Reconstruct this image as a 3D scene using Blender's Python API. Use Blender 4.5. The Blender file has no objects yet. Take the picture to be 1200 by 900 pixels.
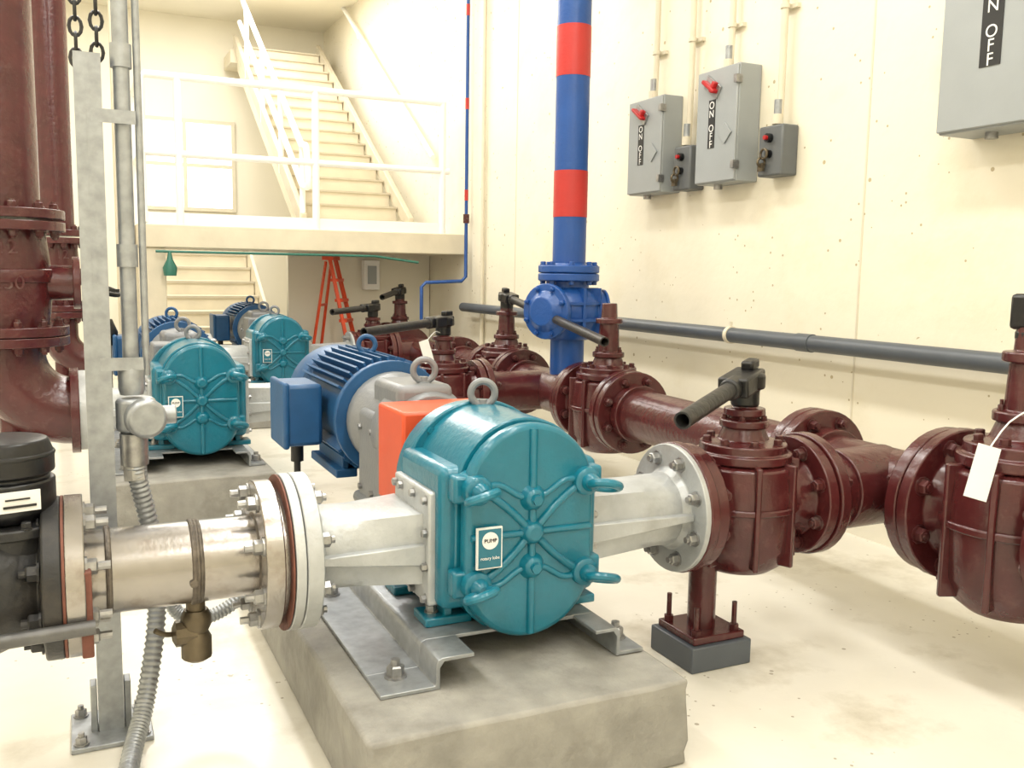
import bpy, bmesh, math, random
from mathutils import Vector, Matrix
random.seed(4)
S=bpy.context.scene
S.view_settings.view_transform='Standard'
PI=math.pi
# ---------------------------------------------------------------- camera
f=1080.;r=.0157;p=math.atan(130/1080);yaw=math.radians(25.42)
R0=Vector((math.cos(yaw),-math.sin(yaw),0))
F=Vector((math.sin(yaw)*math.cos(p),math.cos(yaw)*math.cos(p),-math.sin(p)))
U0=R0.cross(F)
Rt=R0*math.cos(r)+U0*math.sin(r); Up=U0*math.cos(r)-R0*math.sin(r)
cd=bpy.data.cameras.new('camera');cam=bpy.data.objects.new('camera',cd)
S.collection.objects.link(cam)
M=Matrix((Rt,Up,-F)).transposed().to_4x4();M.translation=Vector((0,0,1.5))
cam.matrix_world=M;cd.sensor_width=36;cd.lens=f/1200*36;cd.clip_start=.05
S.camera=cam
# ---------------------------------------------------------------- materials
def mat(name,col,rough=.5,metal=0,var=.12,scale=6,bump=.1,bscale=40,dirt=None,dirtamt=0,coat=0,dscale=3,dpos=.52):
    m=bpy.data.materials.new(name);m.use_nodes=True
    nt=m.node_tree;n=nt.nodes;l=nt.links;b=n['Principled BSDF']
    tc=n.new('ShaderNodeTexCoord')
    nz=n.new('ShaderNodeTexNoise');nz.inputs['Scale'].default_value=scale;nz.inputs['Detail'].default_value=6
    l.new(tc.outputs['Object'],nz.inputs['Vector'])
    cr=n.new('ShaderNodeValToRGB')
    c=Vector(col)
    cr.color_ramp.elements[0].position=.3;cr.color_ramp.elements[1].position=.7
    cr.color_ramp.elements[0].color=(*(c*(1-var)),1)
    cr.color_ramp.elements[1].color=(*[min(1,x*(1+var*.6)) for x in c],1)
    l.new(nz.outputs['Fac'],cr.inputs['Fac'])
    out=cr.outputs['Color']
    if dirt:
        n2=n.new('ShaderNodeTexNoise');n2.inputs['Scale'].default_value=dscale;n2.inputs['Detail'].default_value=8;n2.inputs['Roughness'].default_value=.65
        l.new(tc.outputs['Object'],n2.inputs['Vector'])
        r2=n.new('ShaderNodeValToRGB');r2.color_ramp.elements[0].position=dpos;r2.color_ramp.elements[1].position=dpos+.16
        r2.color_ramp.elements[0].color=(0,0,0,1);r2.color_ramp.elements[1].color=(dirtamt,)*3+(1,)
        l.new(n2.outputs['Fac'],r2.inputs['Fac'])
        mx=n.new('ShaderNodeMix');mx.data_type='RGBA'
        l.new(r2.outputs['Color'],mx.inputs[0]);l.new(out,mx.inputs[6]);mx.inputs[7].default_value=(*dirt,1)
        out=mx.outputs[2]
    l.new(out,b.inputs['Base Color'])
    b.inputs['Roughness'].default_value=rough;b.inputs['Metallic'].default_value=metal
    b.inputs['Coat Weight'].default_value=coat;b.inputs['Coat Roughness'].default_value=.15
    if bump:
        n3=n.new('ShaderNodeTexNoise');n3.inputs['Scale'].default_value=bscale;n3.inputs['Detail'].default_value=4
        l.new(tc.outputs['Object'],n3.inputs['Vector'])
        bp=n.new('ShaderNodeBump');bp.inputs['Strength'].default_value=bump;bp.inputs['Distance'].default_value=.01
        l.new(n3.outputs['Fac'],bp.inputs['Height']);l.new(bp.outputs['Normal'],b.inputs['Normal'])
    return m
TEAL=mat('teal_paint',(.003,.155,.235),.3,0,.14,8,.25,45,coat=.3)
BLUEM=mat('motor_blue_paint',(.015,.085,.22),.4,0,.15,8,.1,60)
MAR=mat('maroon_paint',(.074,.013,.014),.27,0,.2,9,.45,26,dirt=(.16,.07,.06),dirtamt=.3,coat=.2,dscale=14,dpos=.57)
MARB=mat('maroon_bolt',(.08,.018,.018),.4,.2,.3,20,.2,60,dirt=(.2,.18,.16),dirtamt=.55,dscale=14)
BLUE=mat('riser_blue_paint',(.012,.075,.30),.35,0,.1,6,.25,40)
REDB=mat('red_band_paint',(.50,.03,.025),.4,0,.1,6,.2,40)
ORG=mat('orange_guard_paint',(.70,.085,.025),.4,0,.06,6,.03,40)
SILV=mat('silver_paint',(.48,.50,.51),.42,.3,.15,9,.25,50,dirt=(.27,.26,.24),dirtamt=.45)
STEEL=mat('stainless_steel',(.38,.36,.34),.27,.9,.25,5,.06,80,dirt=(.17,.12,.09),dirtamt=.75,dscale=5)
GALV=mat('galvanised_steel',(.36,.38,.40),.4,.6,.2,25,.05,60)
BOLT=mat('zinc_bolt',(.36,.36,.36),.35,.8,.3,30,.05,60)
GREY=mat('gearbox_grey_paint',(.22,.23,.245),.42,.15,.1,8,.2,60)
BLACK=mat('black_plastic',(.006,.006,.007),.35,0,.2,8,.1,60)
IRON=mat('dark_cast_iron',(.03,.03,.031),.42,.3,.3,8,.3,40,dirt=(.09,.07,.05),dirtamt=.5)
BAR=mat('worn_steel_bar',(.12,.12,.12),.4,.5,.3,12,.2,60)
BRASS=mat('aged_bronze',(.13,.105,.07),.42,.7,.3,15,.2,50)
RUST=mat('rust_gasket',(.17,.06,.04),.7,0,.3,20,.3,60)
STAIN=mat('weld_stain',(.14,.12,.10),.5,.5,.5,30,.4,60)
PANEL=mat('enclosure_grey_paint',(.34,.365,.375),.4,.1,.05,4,.04,60)
PANELD=mat('enclosure_dark_grey',(.13,.14,.145),.5,.1,.1,8,.05,60)
PVC=mat('grey_pvc',(.085,.098,.115),.4,0,.1,5,.03,40)
WHITE=mat('white_rail_paint',(.93,.93,.91),.35,0,.03,5,.03,40)
LABW=mat('white_label',(.85,.85,.83),.5,0,.02,5,0)
LABK=mat('black_label',(.012,.012,.012),.5,0,.02,5,0)
REDP=mat('red_plastic',(.45,.012,.015),.35,0,.05,5,0)
CREAMC=mat('cream_conduit_paint',(.72,.66,.52),.45,0,.06,6,.08,40)
NOSE=mat('worn_nosing',(.56,.50,.38),.5,0,.1,6,.08,40)
GREENC=mat('green_conduit_paint',(.03,.16,.12),.4,0,.1,6,.05,40)
LADR=mat('ladder_fibreglass',(.70,.075,.02),.45,0,.1,6,.05,40)
WALL=mat('cream_painted_concrete',(.865,.81,.66),.55,0,.03,1.2,.4,9,dirt=(.77,.70,.52),dirtamt=.45,dscale=1.6)
WALLB=mat('cream_painted_wall',(.885,.84,.71),.6,0,.03,1.2,.1,9)
STAIR=mat('stair_concrete',(.74,.67,.52),.6,0,.08,4,.15,20)
FLOOR=mat('cream_epoxy_floor',(.79,.755,.66),.25,0,.08,1.5,.12,14,dirt=(.47,.42,.32),dirtamt=.7,coat=.2,dscale=1.5,dpos=.53)
CONC=mat('concrete_pad_grey',(.31,.30,.27),.7,0,.25,7,.5,35,dirt=(.17,.16,.14),dirtamt=.5,dscale=5)
def pits(m,specs,col):
    nt=m.node_tree;n=nt.nodes;l=nt.links;b=n['Principled BSDF']
    src=b.inputs['Base Color'].links[0].from_socket
    tc=n.new('ShaderNodeTexCoord')
    for sc,th,ns,gt in specs:
        v=n.new('ShaderNodeTexVoronoi');v.inputs['Scale'].default_value=sc
        nz=n.new('ShaderNodeTexNoise');nz.inputs['Scale'].default_value=ns
        l.new(tc.outputs['Object'],v.inputs['Vector']);l.new(tc.outputs['Object'],nz.inputs['Vector'])
        a=n.new('ShaderNodeMath');a.operation='LESS_THAN';a.inputs[1].default_value=th
        l.new(v.outputs['Distance'],a.inputs[0])
        g=n.new('ShaderNodeMath');g.operation='GREATER_THAN';g.inputs[1].default_value=gt;l.new(nz.outputs['Fac'],g.inputs[0])
        mu=n.new('ShaderNodeMath');mu.operation='MULTIPLY';l.new(a.outputs[0],mu.inputs[0]);l.new(g.outputs[0],mu.inputs[1])
        mx=n.new('ShaderNodeMix');mx.data_type='RGBA';l.new(mu.outputs[0],mx.inputs[0]);l.new(src,mx.inputs[6]);mx.inputs[7].default_value=col
        src=mx.outputs[2]
    l.new(src,b.inputs['Base Color'])
pits(WALL,((5.5,.07,2.,.45),(13,.1,3.1,.5)),(.5,.42,.26,1))
pits(FLOOR,((7,.06,2.4,.52),(22,.12,1.7,.56)),(.42,.38,.3,1))
# ---------------------------------------------------------------- geometry helpers
def frame(d,up=Vector((0,0,1))):
    d=Vector(d).normalized()
    if abs(d.dot(up))>.98: up=Vector((0,1,0))
    x=up.cross(d).normalized();y=d.cross(x)
    return x,y,d
class B:
    def __init__(s): s.bm=bmesh.new()
    def ring(s,o,x,y,r,seg,ph=0): return [s.bm.verts.new(o+x*(r*math.cos(2*PI*i/seg+ph))+y*(r*math.sin(2*PI*i/seg+ph))) for i in range(seg)]
    def bridge(s,a,b):
        n=len(a)
        for i in range(n):
            try: s.bm.faces.new((a[i],a[(i+1)%n],b[(i+1)%n],b[i]))
            except ValueError: pass
    def lathe(s,o,d,prof,seg=32,ph=0,caps=True):
        o=Vector(o);x,y,z=frame(d);pr=None;first=None
        for t,rr in prof:
            g=s.ring(o+z*t,x,y,max(rr,.0005),seg,ph)
            if pr: s.bridge(pr,g)
            else: first=g
            pr=g
        if caps:
            s.bm.faces.new(list(reversed(first)));s.bm.faces.new(pr)
        return s
    def cyl(s,a,b,r0,r1=None,seg=24,ph=0):
        a=Vector(a);b=Vector(b)
        return s.lathe(a,b-a,[(0,r0),((b-a).length,r0 if r1 is None else r1)],seg,ph)
    def box(s,c,sz,rot=None):
        c=Vector(c);m=rot or Matrix.Identity(3);v=[]
        for k in (-1,1):
            for j in (-1,1):
                for i in (-1,1): v.append(s.bm.verts.new(c+m@Vector((i*sz[0]/2,j*sz[1]/2,k*sz[2]/2))))
        for q in ((0,2,3,1),(4,5,7,6),(0,1,5,4),(2,6,7,3),(0,4,6,2),(1,3,7,5)): s.bm.faces.new([v[i] for i in q])
        return s
    def prism(s,pts,o,x,y,z,L):
        o=Vector(o);x=Vector(x);y=Vector(y);z=Vector(z)
        a=[s.bm.verts.new(o+x*u+y*w) for u,w in pts];b=[s.bm.verts.new(o+x*u+y*w+z*L) for u,w in pts]
        s.bridge(a,b);s.bm.faces.new(list(reversed(a)));s.bm.faces.new(b);return s
    def tube(s,pts,rr,seg=12,smooth=4,caps=True,rad=None):
        P=[Vector(q) for q in pts]
        if smooth and len(P)>2:
            Q=[]
            for i in range(len(P)-1):
                p0=P[max(i-1,0)];p1=P[i];p2=P[i+1];p3=P[min(i+2,len(P)-1)]
                for k in range(smooth):
                    t=k/smooth
                    Q.append(.5*((2*p1)+(p2-p0)*t+(2*p0-5*p1+4*p2-p3)*t*t+(3*p1-p0-3*p2+p3)*t**3))
            Q.append(P[-1]);P=Q
        pr=None;xx=None;first=None
        for i,q in enumerate(P):
            d=(P[min(i+1,len(P)-1)]-P[max(i-1,0)]).normalized()
            if xx is None: xx,_,_=frame(d)
            xx=(xx-d*xx.dot(d)).normalized();yy=d.cross(xx)
            R=rad(i) if rad else rr
            g=s.ring(q,xx,yy,R,seg)
            if pr: s.bridge(pr,g)
            else: first=g
            pr=g
        if caps: s.bm.faces.new(list(reversed(first)));s.bm.faces.new(pr)
        return s
    def torus(s,c,ax,R,r_,seg=28,ts=10,sx=1,sy=1):
        c=Vector(c);x,y,z=frame(ax);rings=[]
        for i in range(seg):
            a=2*PI*i/seg;dr=(x*math.cos(a)*sx+y*math.sin(a)*sy);o=c+dr*R;dn=dr.normalized()
            rings.append([s.bm.verts.new(o+dn*(r_*math.cos(2*PI*k/ts))+z*(r_*math.sin(2*PI*k/ts))) for k in range(ts)])
        for i in range(seg): s.bridge(rings[i],rings[(i+1)%seg])
        return s
    def bolts(s,c,ax,R,n,br,h0,h1,ph=0,stud=0):
        c=Vector(c);x,y,z=frame(ax)
        for i in range(n):
            a=2*PI*(i+.5)/n+ph;o=c+x*(R*math.cos(a))+y*(R*math.sin(a))
            for h,sg in ((h0,-1),(h1,1)):
                if h is None: continue
                q=o+z*h
                s.lathe(q,z*sg,[(0,br*1.45),(br*.3,br*1.45)],10)
                s.lathe(q+z*sg*br*.3,z*sg,[(0,br*1.12),(br*1.1,br*1.12),(br*1.3,br*.9)],6,ph=random.random())
                if stud: s.lathe(q+z*sg*br*.3,z*sg,[(0,br*.6),(br*(1.3+stud),br*.6)],8)
        return s
def done(b,name,m,parent=None,bevel=0,ang=35,seg=2,loc=None,rot=None):
    bmesh.ops.recalc_face_normals(b.bm,faces=b.bm.faces)
    me=bpy.data.meshes.new(name);b.bm.to_mesh(me);b.bm.free()
    me.materials.append(m)
    for q in me.polygons:q.use_smooth=True
    me.set_sharp_from_angle(angle=math.radians(ang))
    o=bpy.data.objects.new(name,me);S.collection.objects.link(o)
    if parent:o.parent=parent
    if loc:o.location=loc
    if rot:o.rotation_euler=rot
    if bevel:
        md=o.modifiers.new('bevel','BEVEL');md.width=bevel;md.segments=seg;md.limit_method='ANGLE';md.angle_limit=math.radians(40)
    return o
def empty(name,loc=(0,0,0),rz=0):
    o=bpy.data.objects.new(name,None);o.empty_display_size=.1;S.collection.objects.link(o);o.location=loc;o.rotation_euler=(0,0,rz);return o
def text(body,name,parent,loc,rot,size,m,align='CENTER'):
    cu=bpy.data.curves.new(name,'FONT');cu.body=body;cu.size=size;cu.align_x=align;cu.align_y='CENTER';cu.extrude=.0008
    t=bpy.data.objects.new(name,cu);S.collection.objects.link(t)
    bpy.context.view_layer.update()
    me=bpy.data.meshes.new_from_object(t);bpy.data.objects.remove(t)
    o=bpy.data.objects.new(name,me);S.collection.objects.link(o);me.materials.clear();me.materials.append(m)
    o.parent=parent;o.location=loc;o.rotation_euler=rot;return o
X=Vector((1,0,0));Y=Vector((0,1,0));Z=Vector((0,0,1))
# ---------------------------------------------------------------- room
done(B().box((.3,6.75,-.05),(8.4,19.7,.1)),'floor',FLOOR)
done(B().box((4.2,6.75,2.8),(.2,19.7,5.6)),'wall_right',WALL)
done(B().box((-3.85,6.75,2.8),(.1,19.7,5.6)),'wall_left',WALLB)
done(B().box((.15,16.55,2.8),(7.9,.1,5.6)),'wall_back',WALLB)
done(B().box((.15,-3.05,2.8),(7.9,.1,5.6)),'wall_front',WALLB)
done(B().box((.3,6.75,5.65),(8.4,19.7,.1)),'ceiling',WALLB)
b=B()
for y in (3.98,8.6): b.box((4.099,y,2.8),(.006,.012,5.5))
done(b,'trim_1',CREAMC)
done(B().box((.49,10.3,2.8),(.16,.22,5.58)),'column',STAIR,bevel=.01)
# added glowing window, brightens the otherwise plain back wall by the stairs
wn=empty('added_glow_window',(1.75,16.47,3.2))
b=B()
for xx in (-.78,0,.78): b.box((xx,0,0),(.06,.06,1.5))
for zz in (-.72,0,.72): b.box((0,0,zz),(1.5,.05,.06))
done(b,'added_window_frame',CREAMC,wn)
gm=bpy.data.materials.new('added_pane_glow');gm.use_nodes=True;bb=gm.node_tree.nodes['Principled BSDF'];bb.inputs['Base Color'].default_value=(.9,.95,1,1);bb.inputs['Emission Color'].default_value=(.99,.99,1,1);bb.inputs['Emission Strength'].default_value=2.2;bb.inputs['Roughness'].default_value=.4
done(B().box((0,.02,0),(1.5,.01,1.44)),'added_glow_pane',gm,wn)
# platform
pf=empty('stair_platform')
done(B().box((2.34,10.5,1.815),(3.5,1.2,.23)),'slab',STAIR,pf,bevel=.01)
done(B().box((.72,10.05,.85),(.26,.25,1.7)),'support_wall',STAIR,pf,bevel=.01)
done(B().box((3.2,11.15,.86),(1.78,.1,1.72)),'rear_partition',WALLB,pf)
# upper stairs
us=empty('upper_staircase')
b=B();n=16
pts=[]
for i in range(n): pts+=[(11.11+i*.285,1.93+i*.19),(11.11+i*.285,1.93+(i+1)*.19)]
pts+=[(11.11+n*.285,1.93+n*.19),(11.11+n*.285,1.93+n*.19-.35),(11.11,1.72)]
b.prism(pts,(2.5,0,0),Y,Z,X,1.25);done(b,'steps',STAIR,us,bevel=.012)
b=B()
for i in range(n): b.box((3.125,11.11+i*.285-.012,1.93+(i+1)*.19-.012),(1.25,.03,.022))
done(b,'step_nosings',NOSE,us)
for xx,nm in ((2.47,'stringer_left'),(3.79,'stringer_right')):
    b=B();b.prism([(10.95,1.935),(11.1+n*.285,1.9+n*.19+.05),(11.1+n*.285,1.9+n*.19+.25),(10.95,2.15)],(xx-.03,0,0),Y,Z,X,.07);done(b,nm,NOSE,us,bevel=.01)
done(B().box((3.2,16.05,1.93+n*.19-.1),(1.6,.7,.2)),'top_landing',STAIR,us)
# stair rails
sr=empty('stair_handrail')
def slope(y0,z0,y1,x): return [(x,y0,z0),(x,y1,z0+(y1-y0)*.19/.285)]
b=B();
for dz in (1.0,.55):
    b.tube(slope(11.0,1.93+dz,15.2,2.47),.038,smooth=0)
for yy in (11.0,12.2,13.4,14.6):
    z=1.93+(yy-11)*.667;b.cyl((2.47,yy,z),(2.47,yy,z+1.02),.033)
b.tube([(2.47,11.0,2.93),(2.47,10.8,2.9),(2.47,10.7,2.6),(2.47,10.72,2.45),(2.47,11,2.48)],.038,smooth=4)
done(b,'rail_and_posts',WHITE,sr)
wr=empty('wall_handrail')
b=B();b.tube(slope(10.75,2.88,15.2,4.0),.033,smooth=0)
for yy in (11.2,12.6,14):
    z=2.88+(yy-10.75)*.667;b.tube([(4.0,yy,z),(4.0,yy,z-.08),(4.1,yy,z-.1)],.014,smooth=2)
done(b,'rail',WHITE,wr)
gr=empty('platform_guard_railing')
b=B();y=9.96
b.tube([(.66,y,1.95),(.66,y,3.34),(.7,y,3.38),(3.85,y,3.38)],.038,smooth=0)
b.tube([(.66,y,2.63),(3.9,y,2.63)],.035,smooth=0)
for xx in (1.0,2.38,3.82): b.cyl((xx,y,1.93),(xx,y,3.38),.038)
b.tube([(.66,y,3.36),(.66,11.05,3.36)],.038,smooth=0);b.tube([(.66,y,2.63),(.66,11.05,2.63)],.033,smooth=0);b.cyl((.66,11.05,1.93),(.66,11.05,3.38),.033)
b.box((2.25,y,1.99),(3.2,.02,.12))
done(b,'rails_and_posts',WHITE,gr)
# lower stairs
ls=empty('lower_staircase')
pts=[];n2=10;y0=11.3
for i in range(n2): pts+=[(y0+i*.29,i*.19),(y0+i*.29,(i+1)*.19)]
pts+=[(y0+n2*.29+.9,n2*.19),(y0+n2*.29+.9,0)]
b=B();b.prism(pts,(.8,0,0),Y,Z,X,1.45);done(b,'steps',STAIR,ls,bevel=.01)
b=B()
for i in range(n2): b.box((1.525,y0+i*.29-.012,(i+1)*.19-.015),(1.45,.03,.03))
done(b,'step_nosings',NOSE,ls)
b=B();b.prism([(11.2,0),(11.2,.3),(y0+n2*.29,n2*.19+.3),(y0+n2*.29,0)],(2.255,0,0),Y,Z,X,.04);done(b,'side_stringer',CREAMC,ls)
# thin coloured conduits around platform
c=empty('green_conduit');done(B().tube([(.75,9.86,1.66),(3.0,9.86,1.66),(3.5,9.86,1.6)],.013,smooth=0),'run',GREENC,c)
done(B().lathe((.88,9.86,1.42),Z,[(0,.06),(.08,.07),(.16,.03),(.24,.015)],12),'hanging_fitting',GREENC,c)
c=empty('blue_conduit');b=B();b.tube([(4.03,9.75,5.5),(4.03,9.75,1.75),(4.03,9.75,1.45),(3.98,9.75,1.4),(3.55,9.75,1.38),(3.5,9.75,1.33),(3.5,9.75,.9)],.02,smooth=0);done(b,'run',BLUE,c)
b=B()
for z in (4.3,3.3,2.3): b.cyl((4.03,9.75,z),(4.03,9.75,z+.12),.022)
done(b,'red_bands',REDB,c)
b=B();b.cyl((4.03,9.75,2.05),(4.03,9.75,2.15),.035);done(b,'coupling',MARB,c)
c=empty('cream_conduit');done(B().tube([(4.06,9.35,5.5),(4.06,9.35,.0)],.022,smooth=0),'run',CREAMC,c)
c=empty('small_panel_box');done(B().box((3.3,11.03,1.45),(.2,.12,.36)),'body',WHITE,c,bevel=.01)
done(B().box((3.3,10.965,1.45),(.11,.01,.22)),'window',PANEL,c)
# ladder (A-frame)
ld=empty('step_ladder',(2.70,10.6,0),1.05)
b=B()
for s in (-1,1): b.tube([(s*.22,-.38,0),(s*.12,-.02,1.62)],.026,smooth=0,seg=4)
for k in range(6):
    t=(k+1)/7;b.box((0,-.38+.36*t,1.62*t),(.42-.2*t,.09,.035))
done(b,'front_rails_and_treads',LADR,ld)
b=B()
for s in (-1,1): b.tube([(s*.2,.26,0),(s*.11,.03,1.6)],.018,smooth=0,seg=4)
b.box((0,.17,.6),(.3,.02,.03));b.box((0,.10,1.1),(.26,.02,.03));b.box((0,0,1.64),(.3,.13,.05));done(b,'rear_legs_and_cap',LADR,ld)
# ---------------------------------------------------------------- pumps
ZP=.62
def stadium(rr,dz,zc,n=20):
    pts=[]
    for i in range(n+1):
        a=PI*i/n;pts.append((rr*math.cos(a),zc+dz+rr*math.sin(a)))
    for i in range(n+1):
        a=PI+PI*i/n;pts.append((rr*math.cos(a),zc-dz+rr*math.sin(a)))
    return pts
def eye(b,c,ax,R=.035,rr=.011,stem=Z):
    c=Vector(c);b.torus(c+Vector(stem)*R*1.35,ax,R,rr)
    b.lathe(c-Vector(stem)*.005,stem,[(0,R*.75),(.012,R*.75),(.02,R*.4),(.04,R*.35)],16)
def pump(ox,oy,padl=-.63,label=True,guard=None):
    zc=.69
    P=empty('lobe_pump',(ox,oy,0))
    b=B();b.prism(stadium(.225,.12,zc),(0,-.32,0),X,Z,Y,.06);done(b,'front_cover',TEAL,P,bevel=.018,seg=3)
    b=B();b.prism(stadium(.235,.12,zc),(0,-.255,0),X,Z,Y,.415)
    done(b,'rotor_chamber',TEAL,P,bevel=.006)
    b=B();b.box((0,-.05,zc-.02),(.56,.40,.46));done(b,'port_block',TEAL,P,bevel=.03,seg=3)
    b=B();yf=-.322
    K=[(-.19,.15),(.19,.15),(-.19,-.15),(.19,-.15)]
    b.tube([(0,yf,zc-.33),(0,yf,zc+.33)],.013,smooth=0);b.tube([(-.21,yf,zc),(.21,yf,zc)],.011,smooth=0)
    for kx,kz in K:
        s=1 if kz>0 else -1
        b.tube([(kx,yf,zc+kz),(kx*.72,yf,zc+kz*.82),(kx*.40,yf,zc+kz*.50),(kx*.16,yf,zc+kz*.2),(0,yf,zc)],.013,smooth=4)
        b.tube([(kx,yf,zc+kz),(kx*.62,yf,zc+kz+s*.01),(kx*.25,yf,zc+s*.12),(0,yf,zc+s*.11)],.010,smooth=4)
    done(b,'cover_ribs',TEAL,P,ang=80)
    b=B()
    for z in (zc+.11,zc-.11,zc):
        b.lathe((0,-.31,z),-Y,[(0,.05),(.03,.032),(.04,.03)],20)
    for kx,kz in K: b.lathe((kx,-.25,zc+kz),-Y,[(0,.055),(.09,.045),(.10,.035)],20)
    for s in (-1,1):
        for k in (-1,1): b.box((k*.215,-.28,zc+s*.15),(.09,.06,.085))
    done(b,'cover_bosses',TEAL,P,bevel=.01)
    b=B()
    for z in (zc+.11,zc-.11): b.lathe((0,-.35,z),-Y,[(0,.017),(.012,.017)],6)
    done(b,'cover_plugs',TEAL,P)
    b=B()
    for kx,kz in K:
        s=1 if kx>0 else -1
        c=Vector((kx,-.35,zc+kz))
        b.lathe(c,-Y,[(0,.03),(.02,.028),(.035,.015)],16)
        b.torus(c+Vector((s*.02,-.06,0)),Vector((0.25*s,.35,1)),.045,.014)
    done(b,'cover_eye_nuts',TEAL,P)
    if label:
        done(B().box((-.155,-.337,zc-.03),(.085,.010,.13)),'name_plate',LABW,P)
        done(B().box((-.155,-.343,zc-.03),(.075,.004,.12)),'name_plate_face',TEAL,P)
        done(B().lathe((-.155,-.345,zc-.005),-Y,[(0,.027),(.002,.027)],24),'name_plate_disc',LABW,P)
        text('PUMP','name_plate_text',P,(-.155,-.3485,zc-.005),(PI/2,0,0),.017,LABK)
        text('rotary lobe','name_plate_caption',P,(-.155,-.3465,zc-.06),(PI/2,0,0),.014,LABW)
    b=B()
    for s in (-1,1): b.box((s*.285,-.03,ZP+.01),(.035,.34,.37))
    done(b,'port_plates',SILV,P,bevel=.008)
    b=B()
    for s in (-1,1):
        for yy in (-.175,-.06,.06,.115):
            for zz in (-.155,.165):
                b.bolts((s*.30,yy,ZP+zz),X*s,0,1,.012,None,0)
        for zz in (-.05,.06):
            b.bolts((s*.30,-.18,ZP+zz),X*s,0,1,.012,None,0)
    done(b,'port_bolts',BOLT,P)
    b=B()
    for yy in (-.2,-.1,0,.06): b.lathe((-.2,yy,zc+.2),Vector((-.3,0,1)),[(0,.013),(.022,.013)],6)
    b.prism(stadium(.285,.06,zc+.02),(0,.10,0),X,Z,Y,.05);b.prism(stadium(.27,.06,zc+.02),(0,.15,0),X,Z,Y,.08)
    b.prism(stadium(.25,.06,zc+.02),(0,.23,0),X,Z,Y,.04);done(b,'bearing_housing',TEAL,P,bevel=.01)
    b=B();pts=stadium(.262,.06,zc+.02,8)
    for u,w in pts: b.lathe((u,.10,w),-Y,[(0,.013),(.014,.013)],6)
    done(b,'housing_bolts',TEAL,P)
    b=B();eye(b,(.0,.08,zc+.335),Y+X*.3,.042,.013);done(b,'lifting_eye',GREY,P)
    b=B();b.box((0,.12,zc+.335),(.09,.09,.02));done(b,'lifting_boss',TEAL,P,bevel=.005)
    b=B()
    for s in (-1,1):
        b.box((s*.23,-.14,.39),(.16,.12,.03));b.box((s*.23,-.14,.45),(.03,.1,.12))
        b.box((s*.23,.18,.39),(.16,.12,.03));b.box((s*.23,.18,.45),(.03,.1,.12))
    done(b,'feet',TEAL,P,bevel=.006)
    for s,L0,L1 in ((-1,.30,.64),(1,.30,.74)):
        b=B();N=32;pr=None
        for k in range(9):
            t=k/8;g=[];xx=L0+(L1-L0)*t
            for i in range(N):
                a=2*PI*i/N;ca,sa=math.cos(a),math.sin(a)
                e=max(abs(ca),abs(sa));sq=(ca/e*.15,sa/e*(.115));ci=(ca*.138,sa*.138)
                u=sq[0]*(1-t)+ci[0]*t;w=sq[1]*(1-t)+ci[1]*t
                g.append(b.bm.verts.new((s*xx,-.0+u,ZP+w)))
            if pr:b.bridge(pr,g)
            pr=g
        done(b,'inlet_nozzle' if s<0 else 'outlet_nozzle',SILV,P,ang=50)
        b=B();b.prism([(L0+.0,-.05),(L1,-.012),(L1,.012),(L0,.02)],(0,-.172,ZP),X*s,Z,Y,.33)
        done(b,'nozzle_ribs',SILV,P,bevel=.004)
        b=B();b.lathe((s*L1,0,ZP),X*s,[(-.03,.14),(0,.155),(0,.245),(.05,.245)],40);done(b,'nozzle_flange',SILV,P,bevel=.004)
        b=B();b.bolts((s*L1,0,ZP),X*s,.195,8,.02,0,None,stud=.6);done(b,'flange_bolts',BOLT,P)
    b=B();b.box((-.03,.42,.81),(.40,.30,.37));done(b,'coupling_guard',guard or ORG,P,bevel=.012)
    b=B();b.box((0,.42,.52),(.3,.24,.3));done(b,'coupling_base',GREY,P,bevel=.01)
    b=B();b.lathe((0,.57,.84),Y,[(0,.17),(.05,.19),(.1,.20),(.2,.20),(.24,.185),(.38,.185),(.43,.215),(.52,.215)],36)
    done(b,'gearbox_casing',GREY,P,bevel=.004)
    b=B();b.box((0,.79,.71),(.38,.42,.42));b.box((-.02,.77,.95),(.24,.34,.2));b.box((0,.80,.52),(.42,.46,.06))
    done(b,'gearbox_block',GREY,P,bevel=.035,seg=3)
    b=B()
    for zz in (.58,.84):
        for yy in (.62,.78,.94): b.lathe((-.19,yy,zz),-X,[(0,.014),(.014,.014)],6)
    done(b,'gearbox_bolts',BOLT,P)
    b=B()
    for s in (-1,1): b.box((s*.18,.80,.43),(.04,.4,.12))
    b.box((0,.80,.385),(.44,.46,.02));done(b,'gearbox_stand',IRON,P,bevel=.005)
    b=B();eye(b,(0,.68,1.04),Y+X*.2,.045,.013);done(b,'gearbox_eye',GREY,P)
    xl,xr=-.36,.27;zt,zb=.375,.28;t=.012;y1=-.43
    full=[(xl-.17,zb),(xl-.17,zb+t),(xl-.004,zb+t),(xl,zb+t+.01),(xl,zt-.02),(xl+.006,zt-.006),(xl+.02,zt),(xr-.02,zt),(xr-.006,zt-.006),(xr,zt-.02),(xr,zb+t+.01),(xr+.004,zb+t),(xr+.09,zb+t),(xr+.09,zb),
       (xr-t,zb),(xr-t,zt-.03),(xr-.025,zt-t),(xl+.025,zt-t),(xl+t,zt-.03),(xl+t,zb)]
    b=B();b.prism(full,(0,-.28,0),X,Z,Y,1.55)
    b.prism([(xl-.17,zb),(xl-.17,zb+t),(xl-.004,zb+t),(xl,zb+t+.01),(xl,zt-.02),(xl+.006,zt-.006),(xl+.02,zt),(xl+.12,zt),(xl+.12,zt-t),(xl+.025,zt-t),(xl+t,zt-.03),(xl+t,zb)],(0,y1,0),X,Z,Y,-.28-y1+.0005)
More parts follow.
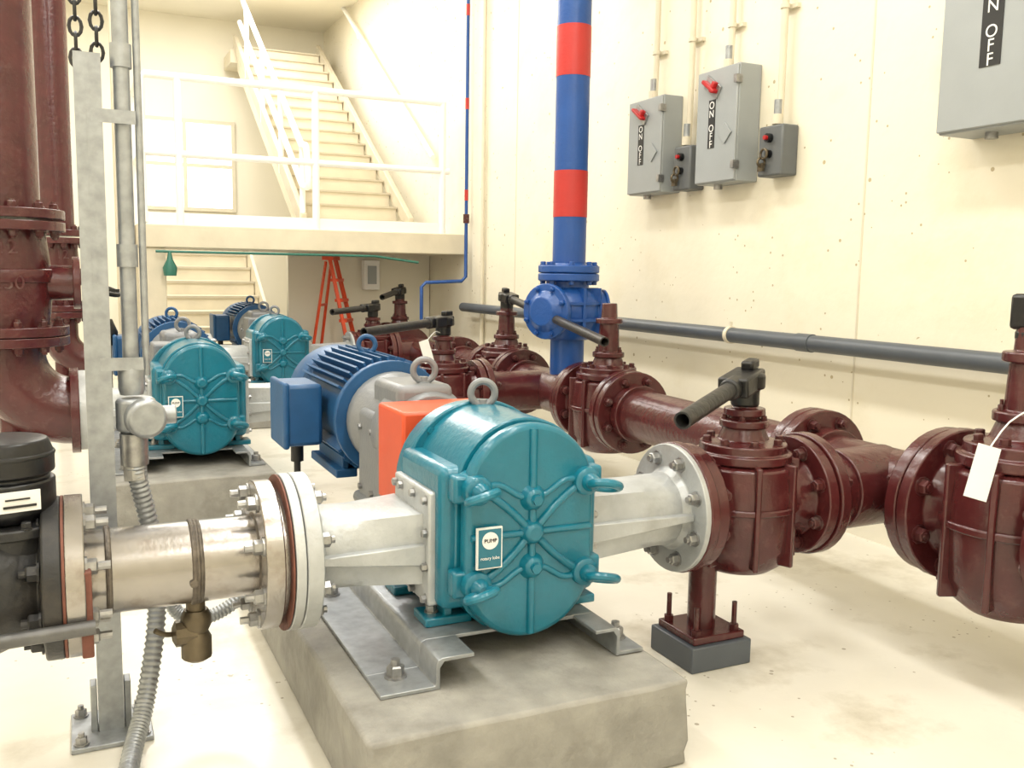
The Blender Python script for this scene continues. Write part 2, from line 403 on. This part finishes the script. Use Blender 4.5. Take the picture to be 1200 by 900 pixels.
    b.prism([(xr-.09,zt-t),(xr-.09,zt),(xr-.02,zt),(xr-.006,zt-.006),(xr,zt-.02),(xr,zb+t+.01),(xr+.004,zb+t),(xr+.09,zb+t),(xr+.09,zb),(xr-t,zb),(xr-t,zt-.03),(xr-.025,zt-t)],(0,y1,0),X,Z,Y,-.28-y1+.0005)
    done(b,'base_frame',GALV,P,bevel=.002,ang=50)
    b=B()
    for yy in (-.32,.45,1.15):
        for xx in (xl-.09,xr+.05):
            b.bolts((xx,yy,zb+t),Z,0,1,.024,None,0,stud=.7)
    for xx in (-.27,.25):b.bolts((xx,-.14,.405),Z,0,1,.016,None,0,stud=.4)
    done(b,'anchor_bolts',BOLT,P)
    Mo=empty('electric_motor',(ox,oy,0))
    ya,za=1.095,.84
    b=B();b.lathe((0,ya,za),Y,[(0,.2),(.0,.262),(.04,.262),(.06,.235),(.1,.225),(.78,.225),(.80,.25),(.86,.262),(.98,.262),(1.04,.24),(1.06,.19),(1.06,.05)],36);done(b,'motor_body',BLUEM,Mo,bevel=.004)
    b=B()
    for i in range(44):
        a=2*PI*i/44
        if abs(math.cos(a)-(-1))<.12: continue
        rot=Matrix.Rotation(-a,3,'Y');c=rot@Vector((.245,0,0))
        b.box((c.x,ya+.42,za+c.z),(.06,.72,.010),rot)
    done(b,'cooling_fins',BLUEM,Mo)
    tb=ya+.42
    b=B();b.box((-.335,tb,za-.01),(.17,.30,.29));done(b,'terminal_box',BLUEM,Mo,bevel=.02)
    b=B();b.box((-.42,tb,za-.01),(.03,.32,.31));done(b,'terminal_box_lid',BLUEM,Mo,bevel=.012)
    b=B();b.cyl((-.34,tb,za-.16),(-.34,tb,za-.25),.03);b.cyl((-.34,tb,za-.23),(-.34,tb,.0),.016);done(b,'motor_cable_conduit',IRON,Mo)
    b=B();eye(b,(0,ya+.4,za+.25),Y+X*.3,.04,.012);done(b,'motor_eye',BLUEM,Mo)
    b=B()
    for s in (-1,1): b.box((s*.17,ya+.4,za-.27),(.1,.5,.04));b.box((s*.17,ya+.4,za-.21),(.03,.45,.12))
    done(b,'motor_feet',BLUEM,Mo,bevel=.005)
    b=B();b.box(((padl+.38)/2,.355,.14),(.38-padl,2.03,.28));bmesh.ops.subdivide_edges(b.bm,edges=b.bm.edges,cuts=6,use_grid_fill=True)
    for v in b.bm.verts:
        if v.co.z>.01: v.co+=Vector([random.uniform(-.006,.006),random.uniform(-.006,.006),random.uniform(-.006,0)])
    pad=done(b,'concrete_pad',CONC,None,bevel=.012);pad.location=(ox,oy,0)
    return P
pump(1.28,2.85);pump(.69,6.22,-.54,guard=GREY);pump(1.84,9.45,-.54,guard=GREY)
# ---------------------------------------------------------------- plug valve
def valve(x,y,rz,ztop,lever=None,half=.29,mt=MAR,sc=1.0):
    V=empty('plug_valve',(x,y,ZP),rz)
    zt=(ztop-ZP)/sc
    b=B()
    b.lathe((-half,0,0),X,[(0,.24),(.05,.24),(.05,.17),(.1,.15),(half,.16),(2*half-.1,.15),(2*half-.05,.17),(2*half-.05,.24),(2*half,.24)],40);o1=done(b,'flanged_body',mt,V,bevel=.005)
    b=B();b.lathe((0,0,-.27),Z,[(0,.06),(.0,.13),(.03,.17),(.1,.205),(.3,.215),(.42,.205),(.44,.16)],36);o2=done(b,'plug_casing',mt,V,bevel=.006)
    b=B()
    for k in range(8):
        a=k*PI/4+PI/8;rot=Matrix.Rotation(a,3,'Z');c=rot@Vector((.19,0,-.03));b.box((c.x,c.y,c.z),(.08,.022,.40),rot)
    b.lathe((0,0,-.02),Z,[(0,.225),(.025,.225)],36)
    o3=done(b,'casing_ribs',mt,V,bevel=.006)
    b=B();q=.165;b.lathe((0,0,q),Z,[(0,.19),(.035,.19),(.035,.17),(.07,.17),(.08,.1),(.13,.08),(.13,.095),(.16,.095),(.16,.065),(zt-.12-q,.058),(zt-.12-q,.08),(zt-.09-q,.08),(zt-.09-q,.05),(zt-q,.045)],32);o4=done(b,'bonnet_and_stem',mt,V,bevel=.005)
    b=B();b.bolts((0,0,.235),Z,.145,8,.015,None,0);b.bolts((0,0,.325),Z,.075,4,.01,None,0,stud=1.5)
    for s in (-1,1): b.bolts((s*half,0,0),X*s,.195,8,.021,-.05,None,stud=.4)
    o5=done(b,'bolts',MARB,V)
    for o in (o1,o2,o3,o4,o5): o.scale=(1 if o in(o1,) else min(sc,1.15) if o in (o2,o3,o4) else 1,sc,sc)
    if lever:
        L=empty('valve_lever',(x,y,0))
        q=Vector(lever)-Vector((x,y,0));st=Vector((0,0,ztop+.02))
        d=(q-st);x_,y_,z_=frame(d);rot=Matrix((x_,y_,z_)).transposed()
        b=B();b.lathe((0,0,ztop-.085),Z,[(0,.055),(.07,.055),(.07,.075),(.13,.075),(.14,.04)],20);b.box(st+z_*.05,(.12,.075,.22),rot);b.box(st-z_*.05+y_*.05,(.05,.04,.09),rot)
        b.lathe(st+z_*.1,z_,[(0,.042),(.1,.042)],20)
        done(b,'lever_head',BLACK,L,bevel=.012)
        b=B();b.lathe(st+z_*.15,z_,[(0,.031),(d.length-.15,.031),(d.length-.15,.024),(d.length-.17,.021),(d.length-.3,.021)],20,caps=False);done(b,'lever_bar',IRON,L)
    return V
def hx(y): return 3.13+(y-2.3)*.034
HZ=PI/2-.034
valve(2.37,2.85,0,1.08,(1.82,2.5,1.02))
valve(2.4,6.22,0,1.13,(1.66,5.7,1.11),half=.27)
valve(2.85,9.45,0,1.10,(2.3,9.0,1.09),half=.2)
v=valve(hx(2.2),2.2,HZ,1.36,None,sc=1.26)
valve(hx(5.3),5.3,HZ,1.31,sc=1.12)
valve(hx(7.05),7.05,HZ,1.28,(2.93,4.85,1.09),sc=1.12)
valve(hx(10.2),10.2,HZ,1.26,(3.0,9.6,1.22),sc=1.1)
o=empty('valve_operator_cap',(hx(2.2),2.2,0));b=B();b.box((0,0,1.39),(.12,.12,.13));b.lathe((0,0,1.28),Z,[(0,.06),(.05,.06)],16);done(b,'cap',BLACK,o,bevel=.015)
T=empty('paper_tag',(2.82,2.13,.84));rot=Matrix.Rotation(.3,3,'Y')@Matrix.Rotation(-.5,3,'Z')
done(B().box((0,0,0),(.08,.003,.19),rot),'card',LABW,T)
done(B().tube([(.025,0,.08),(.12,.0,.17),(.26,.0,.22)],.003,smooth=3),'string',LABW,T)
T=empty('paper_tag',(2.2,6.02,.95));done(B().box((0,0,0),(.07,.003,.16),Matrix.Rotation(-.3,3,'Y')),'card',LABW,T)
done(B().tube([(0,0,.07),(.08,.06,.13),(.15,.14,.12)],.003,smooth=3),'string',LABW,T)
# ---------------------------------------------------------------- header pipe
H=empty('discharge_header_pipe')
def hp(y): return Vector((hx(y),y,ZP))
HD=(hp(9)-hp(2)).normalized()
b=B()
for a,c in ((.3,1.9),(2.5,5.0),(5.6,6.75),(7.35,9.9),(10.5,10.75)): b.cyl(hp(a),hp(c),.16,seg=40)
b.cyl((2.67,2.85,ZP),(hx(2.85),2.85,ZP),.155,seg=36);b.cyl((2.68,6.22,ZP),(hx(6.2),6.22,ZP),.15,seg=36);b.cyl((3.05,9.45,ZP),(hx(9.45),9.45,ZP),.15,seg=36)
done(b,'pipe_run',MAR,H)
b=B()
for y in (1.87,2.53,3.25,3.31,4.97,5.63,6.72,7.38,8.2,8.26,9.87,10.53,10.75): b.cyl(hp(y)-HD*.028,hp(y)+HD*.028,.295 if y<3 else .265,seg=40)
for x,y in ((2.69,2.85),(2.70,6.22),(3.08,9.45)): b.cyl((x-.025,y,ZP),(x+.025,y,ZP),.25,seg=40)
for x,y in ((2.06,2.85),(1.52+.6,6.22),(2.62,9.45)): b.cyl((x-.02,y,ZP),(x+.02,y,ZP),.25,seg=40)
for y in (3.18,3.38,2.62,4.9,5.7,6.65,7.45,8.13,8.33): b.cyl(hp(y)-HD*.04,hp(y)+HD*.04,.185,seg=36)
b.cyl(hp(2.85)-X*.3,hp(2.85),.17,seg=36)
done(b,'flanges',MAR,H,bevel=.006)
b=B()
for y in (3.28,8.23): b.bolts(hp(y),HD,.215,8,.021,-.06,.06,stud=.5)
b.bolts(hp(2.53),HD,.24,8,.023,None,.03,stud=.5)
for y in (5.63,7.38): b.bolts(hp(y),HD,.215,8,.021,None,.03,stud=.5)
for y in (4.97,6.72): b.bolts(hp(y),HD,.215,8,.021,-.03,None,stud=.5)
for x,y in ((2.70,2.85),(2.71,6.22)): b.bolts((x,y,ZP),X,.195,8,.021,None,.028,stud=.5)
done(b,'flange_bolts',MARB,H)
b=B();b.cyl((1.49,6.22,ZP),(2.1,6.22,ZP),.13,seg=32);done(b,'branch_spool',SILV,H)
for px,py in ((2.2,2.85),(hx(4.2),4.2)):
    s=empty('pipe_support',(px,py,0))
    b=B();b.cyl((0,0,.06),(0,0,ZP-.2),.055);b.lathe((0,0,.10),Z,[(0,.09),(.02,.09)],24);b.box((0,0,.115),(.24,.24,.03));done(b,'post',MAR,s,bevel=.005)
    b=B();b.box((0,0,.05),(.28,.28,.10));done(b,'grout_block',PVC,s,bevel=.006)
    b=B()
    for i in (-1,1):
        for j in (-1,1): b.cyl((i*.09,j*.09,.12),(i*.09,j*.09,.24),.01,seg=8);b.lathe((i*.09,j*.09,.13),Z,[(0,.02),(.02,.02)],6)
    done(b,'anchor_rods',MARB,s)
# ---------------------------------------------------------------- blue riser
bx,by=3.3,6.0
r_=empty('blue_riser_pipe',(bx,by,0))
b=B();b.cyl((0,0,.76),(0,0,1.03),.125,seg=36);b.cyl((0,0,1.58),(0,0,5.59),.122,seg=40);done(b,'pipe',BLUE,r_)
b=B()
for z0,z1 in ((1.91,2.24),(2.9,3.25),(4.0,4.3)): b.cyl((0,0,z0),(0,0,z1),.1245,seg=40)
done(b,'red_bands',REDB,r_)
cv=empty('blue_check_valve',(bx,by,0))
b=B();b.lathe((0,0,1.02),Z,[(0,.16),(.03,.19),(.10,.215),(.16,.235),(.28,.235),(.34,.2),(.38,.15),(.43,.15),(.43,.225),(.48,.225),(.485,.2),(.49,.225),(.54,.225),(.54,.14),(.56,.125)],40)
b.lathe((0,0,1.23),Vector((-.9,-.43,0)),[(0,.16),(.24,.16),(.24,.2),(.28,.2),(.285,.15),(.33,.10)],32)
b.lathe((0,0,1.23),Vector((.9,-.2,0)),[(0,.14),(.26,.14),(.26,.16),(.28,.16)],32)
done(b,'body',BLUE,cv,bevel=.006)
b=B()
for k in range(8):
    a=k*PI/4;rot=Matrix.Rotation(a,3,'Z');c=rot@Vector((.2,0,0));b.box((c.x,c.y,1.23),(.1,.022,.34),rot)
b.lathe((0,0,1.16),Z,[(0,.255),(.02,.255)],36);b.lathe((0,0,1.28),Z,[(0,.25),(.02,.25)],36)
b.bolts((0,0,1.23),Vector((-.9,-.43,0)),.17,8,.016,None,.28,stud=.6);b.bolts((0,0,1.5),Z,.19,8,.018,-.05,.06)
done(b,'ribs_and_bolts',BLUE,cv)
# ---------------------------------------------------------------- grey wall pipe
w=empty('grey_wall_pipe');b=B();b.cyl((3.98,-1,1.11),(3.98,9.7,1.11),.05);b.cyl((3.98,4.2,1.11),(3.98,4.32,1.11),.055);done(b,'pipe',PVC,w)
b=B()
for y in (2.2,4.95,7.6):
    b.cyl((3.98,y,1.11),(3.98,y+.03,1.11),.058);b.box((4.04,y+.015,1.11),(.12,.03,.03));b.cyl((3.98,y+.015,1.15),(3.98,y+.015,1.2),.01,seg=8)
done(b,'clamps',CREAMC,w)
# ---------------------------------------------------------------- disconnects
def disc(y0,y1,z0,z1,xf,name='disconnect_switch'):
    D=empty(name,(4.1,(y0+y1)/2,(z0+z1)/2));wd=y1-y0;h=z1-z0;d=4.1-xf
    done(B().box((-d/2,0,0),(d,wd,h)),'enclosure',PANEL,D,bevel=.008)
    done(B().box((-d-.008,0,0),(.016,wd*1.0,h*.98)),'door',PANEL,D,bevel=.006)
    ly=wd*.10
    done(B().box((-d-.018,ly,h*.02),(.004,wd*.16,h*.42)),'label',LABK,D)
    for k,tx in enumerate('ON'): text(tx,'label_on_%d'%k,D,(-d-.0205,ly,h*(.18-.075*k)),(PI/2,0,-PI/2),h*.09,LABW)
    for k,tx in enumerate('OFF'): text(tx,'label_off_%d'%k,D,(-d-.0205,ly,h*(-.02-.07*k)),(PI/2,0,-PI/2),h*.09,LABW)
    rm=Matrix.Rotation(.6,3,'X')
    done(B().box((-d-.02,wd*.10,h*.34),(.02,wd*.42,h*.12),rm),'handle_plate',BOLT,D,bevel=.004)
    b=B();b.box((-d-.045,wd*.10,h*.34),(.05,wd*.36,h*.035),rm);b.box((-d-.04,wd*.02,h*.33),(.04,wd*.08,h*.1),rm);done(b,'red_handle',REDP,D,bevel=.008)
    b=B();b.prism([(-.07,0),(0,-.07),(.07,0),(0,.07)],(-d-.018,-wd*.25,-h*.08),Y,Z,-X,.008);done(b,'diamond_plate',PANEL,D,bevel=.002)
    b=B();
    for zz in (-.36,.36): b.box((-d-.012,-wd*.5,h*zz),(.05,.03,.05))
    b.cyl((-d*.5,wd*.2,-h*.5),(-d*.5,wd*.2,-h*.5-.03),.03);done(b,'latches',BOLT,D)
    return D
disc(5.77,6.21,2.11,2.81,3.93)
disc(4.91,5.33,2.12,2.87,3.92)
disc(2.62,3.30,2.20,3.10,3.86)
def stn(y0,y1,z0,z1,xf):
    D=empty('control_station',(4.1,(y0+y1)/2,(z0+z1)/2));d=4.1-xf;h=z1-z0;wd=y1-y0
    done(B().box((-d/2,0,0),(d,wd,h)),'body',PANELD,D,bevel=.012)
    b=B();b.lathe((-d,0,h*.25),-X,[(0,.028),(.03,.028)],16);b.lathe((-d,0,-.02),-X,[(0,.025),(.02,.025)],16);done(b,'knobs',BLACK,D)
    b=B();b.lathe((-d-.03,0,h*.25),-X,[(0,.014),(.02,.014)],12);done(b,'red_button',REDP,D)
    b=B();b.torus((-d-.03,.02,-.02),X,.03,.008);b.torus((-d-.03,.04,-.07),Y,.028,.008);b.box((-d-.03,.04,-.10),(.02,.045,.05));done(b,'padlock',BRASS,D)
stn(5.48,5.68,2.11,2.42,3.97);stn(4.54,4.76,2.13,2.44,3.97)
def cond(y,z0,z1,m=CREAMC,x=4.04):
    c=empty('wall_conduit');b=B()
    b.tube([(x-.02,y,z0),(x-.02,y,z0+.12),(x,y,z0+.2),(x,y,z1)],.022,smooth=3)
    b.cyl((x-.02,y,z0),(x-.02,y,z0+.06),.035)
    done(b,'conduit',m,c)
    b=B()
    for z in (3.15,3.7,4.4):b.cyl((x,y,z),(x,y,z+.025),.03);b.box((4.085,y,z+.012),(.03,.14,.025))
    done(b,'straps',m,c)
    done(B().tube([(x-.02,y,z0+.01),(x-.02,y,z0+.15)],.024,smooth=0),'steel_nipple',GALV,c)
cond(6.05,2.82,5.59);cond(5.16,2.88,5.59);cond(4.65,2.45,5.59);cond(5.6,2.43,5.59);cond(2.9,3.11,5.59)
# ---------------------------------------------------------------- suction line (near)
s=empty('suction_pipe')
b=B();b.cyl((-.0,2.85,ZP),(.56,2.85,ZP),.123,seg=48);done(b,'spool',STEEL,s)
b=B();b.torus((.30,2.85,ZP),X,.122,.006,seg=40);b.torus((.29,2.85,ZP),X,.120,.009,seg=40);b.torus((.31,2.85,ZP),X,.120,.007,seg=40);b.torus((.06,2.85,ZP),X,.125,.009,seg=40);b.torus((.48,2.85,ZP),X,.125,.009,seg=40)
b.cyl((.285,2.85-.119,ZP-.03),(.285,2.85-.127,ZP-.03),.012)
done(b,'weld_beads',STAIN,s)
b=B()
for a,c in ((.475,.53),(-.05,.0)): b.cyl((a,2.85,ZP),(c,2.85,ZP),.23,seg=48)
done(b,'steel_flanges',STEEL,s,bevel=.004)
b=B();b.cyl((.53,2.85,ZP),(.59,2.85,ZP),.20,seg=40);done(b,'spacer',STEEL,s)
b=B();b.cyl((.548,2.85,ZP),(.553,2.85,ZP),.243,seg=40);b.cyl((-.057,2.85,ZP),(-.05,2.85,ZP),.23,seg=40);done(b,'gaskets',RUST,s)
b=B();b.cyl((.557,2.85,ZP),(.587,2.85,ZP),.245,seg=48);done(b,'backing_ring',SILV,s,bevel=.003)
b=B();b.bolts((.505,2.85,ZP),X,.195,8,.02,-.03,None,stud=1.2);b.bolts((-.02,2.85,ZP),X,.18,8,.02,None,.02,stud=1.6);done(b,'bolts',BOLT,s)
dv=empty('drain_valve')
b=B();b.cyl((.3,2.85,ZP-.12),(.3,2.85,ZP-.2),.028);b.lathe((.3,2.85,ZP-.15),-Z,[(0,.035),(.02,.045),(.05,.045),(.07,.035),(.09,.045),(.15,.045),(.16,.03)],12);b.lathe((.3,2.85,ZP-.22),-X,[(0,.04),(.06,.04),(.07,.02)],10)
b.tube([(.24,2.85,ZP-.22),(.21,2.83,ZP-.21),(.18,2.82,ZP-.19)],.008);done(b,'body',BRASS,dv)
kv=empty('knife_gate_valve')
b=B();b.lathe((-.045,2.85,ZP),-X,[(.012,.23),(.06,.23),(.07,.15),(.12,.17),(.2,.2),(.32,.2),(.40,.15),(.45,.15),(.45,.23),(.5,.23)],40);done(b,'body',IRON,kv,bevel=.005)
b=B();b.lathe((-.19,2.85,ZP+.10),Z,[(0,.13),(.05,.13),(.05,.15),(.08,.15),(.08,.07),(.10,.07)],32);done(b,'bonnet',IRON,kv,bevel=.005)
b=B();b.lathe((-.19,2.85,ZP+.185),Z,[(0,.105),(.03,.125),(.11,.125),(.115,.11),(.125,.11),(.13,.125),(.18,.125),(.22,.11),(.225,.09)],40);b.torus((-.19,2.85,ZP+.365),Z,.12,.008,seg=40);done(b,'actuator',BLACK,kv,bevel=.004)
b=B();rot=Matrix.Rotation(.25,3,'Z');b.box((-.155,2.85-.124,ZP+.255),(.11,.006,.055),rot);done(b,'actuator_label',LABW,kv)
b=B();b.box((-.15,2.85-.129,ZP+.243),(.08,.004,.006),rot);b.box((-.155,2.85-.129,ZP+.262),(.06,.004,.004),rot);done(b,'label_print',LABK,kv)
b=B();b.bolts((-.05,2.85,ZP),X,.18,8,.021,-.06,None,stud=.8);b.bolts((-.19,2.85,ZP+.18),Z,.135,8,.012,None,0);done(b,'bolts',IRON,kv)
b=B();b.cyl((-.6,2.62,ZP-.10),(.02,2.62,ZP-.08),.02);done(b,'hand_bar',BAR,kv)
b=B();b.box((.0,2.66,ZP-.05),(.03,.06,.24));done(b,'bar_bracket',RUST,kv,bevel=.005)
# ---------------------------------------------------------------- strut post + conduits
st=empty('strut_post',(.06,3.13,0))
def U(o,w,h):
    t=.004;return [(-w/2,-h/2),(w/2,-h/2),(w/2,h/2),(w/2-.012,h/2),(w/2-.012,h/2-t),(w/2-t,h/2-t),(w/2-t,-h/2+t),(-w/2+t,-h/2+t),(-w/2+t,h/2-t),(-w/2+.012,h/2-t),(-w/2+.012,h/2),(-w/2,h/2)]
b=B();b.prism(U(0,.075,.075),(0,0,0),X,Y,Z,2.13);b.box((0,-.036,1.06),(.012,.006,2.1));done(b,'channel',GALV,st)
b=B();b.box((0,0,.008),(.24,.26,.016));b.box((.05,0,.09),(.02,.06,.16));b.box((-.05,0,.09),(.02,.06,.16));done(b,'base_plate',GALV,st,bevel=.003)
b=B()
for i in(-1,1):
    for j in(-1,1): b.bolts((i*.09,j*.1,.016),Z,0,1,.016,None,0,stud=.8)
done(b,'anchor_bolts',BOLT,st)
rc=empty('rigid_conduit',(.155,3.13,0))
b=B();b.cyl((0,0,1.16),(0,0,5.59),.024);b.cyl((.045,0,1.16),(.045,0,5.59),.011);done(b,'pipe',GALV,rc)
b=B();b.lathe((0,0,1.10),Z,[(0,.035),(.02,.04),(.08,.04),(.10,.032)],16)
for z in (1.5,2.1,2.7): b.cyl((0,0,z),(0,0,z+.07),.031)
b.box((-.03,-.036,1.95),(.13,.004,.04));b.box((-.03,-.036,1.2),(.13,.004,.04));done(b,'couplings',GALV,rc)
jb=empty('conduit_junction_box',(.165,3.13,.06));b=B();b.lathe((0,.0,.92),Z,[(0,.05),(.01,.06),(.10,.06),(.11,.05)],24);b.lathe((.02,-.04,.97),Vector((.2,-1,0)),[(0,.062),(.04,.062),(.05,.052)],24);b.cyl((0,0,.97),(.12,0,.97),.03);done(b,'housing',GALV,jb,bevel=.004)
fc=empty('flexible_conduit')
b=B();pts=[(.155,3.1,.97),(.16,3.09,.85),(.20,3.12,.62),(.205,3.1,.38),(.16,3.0,.15),(.11,2.86,.05),(.07,2.6,.03)]
b.tube(pts,.03,seg=12,smooth=55,rad=lambda i:.030 if i%4<2 else .026);done(b,'hose',GALV,fc,ang=70)
b=B();b.cyl((.155,3.1,.88),(.155,3.1,.98),.042);b.cyl((.157,3.09,.83),(.155,3.1,.88),.036,seg=6);done(b,'connector',BOLT,fc)
fc2=empty('flexible_conduit')
b=B();b.tube([(.24,3.3,.50),(.25,3.3,.40),(.29,3.3,.30),(.38,3.3,.27),(.50,3.32,.32),(.60,3.35,.45),(.66,3.6,.5)],.026,seg=12,smooth=40,rad=lambda i:.025 if i%4<2 else .022);done(b,'hose',GALV,fc2,ang=70)
ch=empty('hanging_chain')
b=B()
for i in range(70):
    z=2.15+i*.048
    for dx in (0,.06): b.torus((.035+dx,3.3,z+(dx*.4)),X if i%2 else Y,.018,.006,seg=12,ts=6,sx=1 ,sy=1.6)
done(b,'links',IRON,ch)
# ---------------------------------------------------------------- maroon risers at left
def riser(x,y,R,name='maroon_riser_pipe'):
    E=empty(name,(x,y,0))
    b=B();b.cyl((0,0,1.8),(0,0,5.59),R,seg=40)
    b.lathe((0,0,1.05),Z,[(0,R*1.1),(.05,R*1.1),(.35,R*1.25),(.65,R*1.1),(.7,R*1.1)],36)
    ce=Vector((R*1.7,0,ZP+R*1.7));pts=[];rr=R*1.7
    for i in range(13):
        a=PI+PI/2*i/12;pts.append((ce.x+rr*math.cos(a),0,ce.z+rr*math.sin(a)))
    b.tube([(0,0,1.02)]+pts,R*.98,seg=36,smooth=0)
    done(b,'pipe_and_body',MAR,E,bevel=.004)
    b=B()
    for z in (1.03,1.09,1.70,1.77): b.cyl((0,0,z),(0,0,z+.055),R*1.62,seg=40)
    b.cyl((ce.x-.03,0,ZP),(ce.x+.02,0,ZP),R*1.25,seg=36)
    b.lathe((0,0,1.4),Z,[(0,R*1.3),(.04,R*1.35),(.08,R*1.3)],36)
    b.cyl((0,0,1.4),(R*1.9,-.02,1.4),R*.5);b.cyl((R*1.75,-.02,1.4),(R*1.95,-.02,1.4),R*.75)
    done(b,'flanges',MAR,E,bevel=.005)
    b=B();b.bolts((0,0,1.09),Z,R*1.38,12,.022,-.06,.055,stud=.5);b.bolts((0,0,1.76),Z,R*1.38,12,.022,-.06,.066,stud=.5);done(b,'bolts',MARB,E)
    b=B();b.cyl((0,0,0),(0,0,ZP),.06);b.box((0,0,.02),(.25,.25,.04));done(b,'support_leg',MAR,E)
    for k,tx in enumerate(('12','250')): text(tx,'cast_marking_%d'%k,E,(.04,-R*1.27,1.60-.2*k),(PI/2,0,0),.11,MARB)
riser(-.37,6.22,.21);riser(-.12,9.45,.15)
for (x0,x1,y) in ((0.02,.03,6.22),(.18,1.15,9.45)):
    e=empty('suction_spool');b=B();b.cyl((x0-.02,y,ZP),(max(x1,x0+.02),y,ZP),.135,seg=32);b.cyl((x0-.03,y,ZP),(x0+.02,y,ZP),.21,seg=32);done(b,'spool',SILV,e)
hw=empty('handwheel_valve',(.22,7.75,0))
b=B();b.torus((0,0,1.32),Vector((.3,-.2,1)),.1,.018);b.box((0,0,1.32),(.2,.02,.02));b.cyl((0,0,1.32),(0,0,1.1),.02);b.lathe((0,0,.9),Z,[(0,.07),(.1,.08),(.2,.04)],20);b.cyl((0,0,0),(0,0,.9),.03);done(b,'wheel_and_stem',BLACK,hw)
# ---------------------------------------------------------------- lights
def area(x,y,z,sx,sy,e,rot=(0,0,0),col=(1,.98,.935)):
    ld=bpy.data.lights.new('ceiling_and_fill_light','AREA');ld.shape='RECTANGLE';ld.size=sx;ld.size_y=sy;ld.energy=e;ld.color=col
    o=bpy.data.objects.new('ceiling_and_fill_light',ld);o.location=(x,y,z);o.rotation_euler=rot;S.collection.objects.link(o)
for y in (-1.5,2.2,6.,9.3):
    for x in (-1.6,1.6): area(x,y,5.55,.45,2.4,93 if x<0 else 110)
area(1.7,13.2,5.55,2.5,3.0,240)  # added fill lamp to brighten the stairwell, not a known fixture
w=bpy.data.worlds.new('world');S.world=w;w.use_nodes=True;w.node_tree.nodes['Background'].inputs[0].default_value=(1,.98,.95,1);w.node_tree.nodes['Background'].inputs[1].default_value=.4
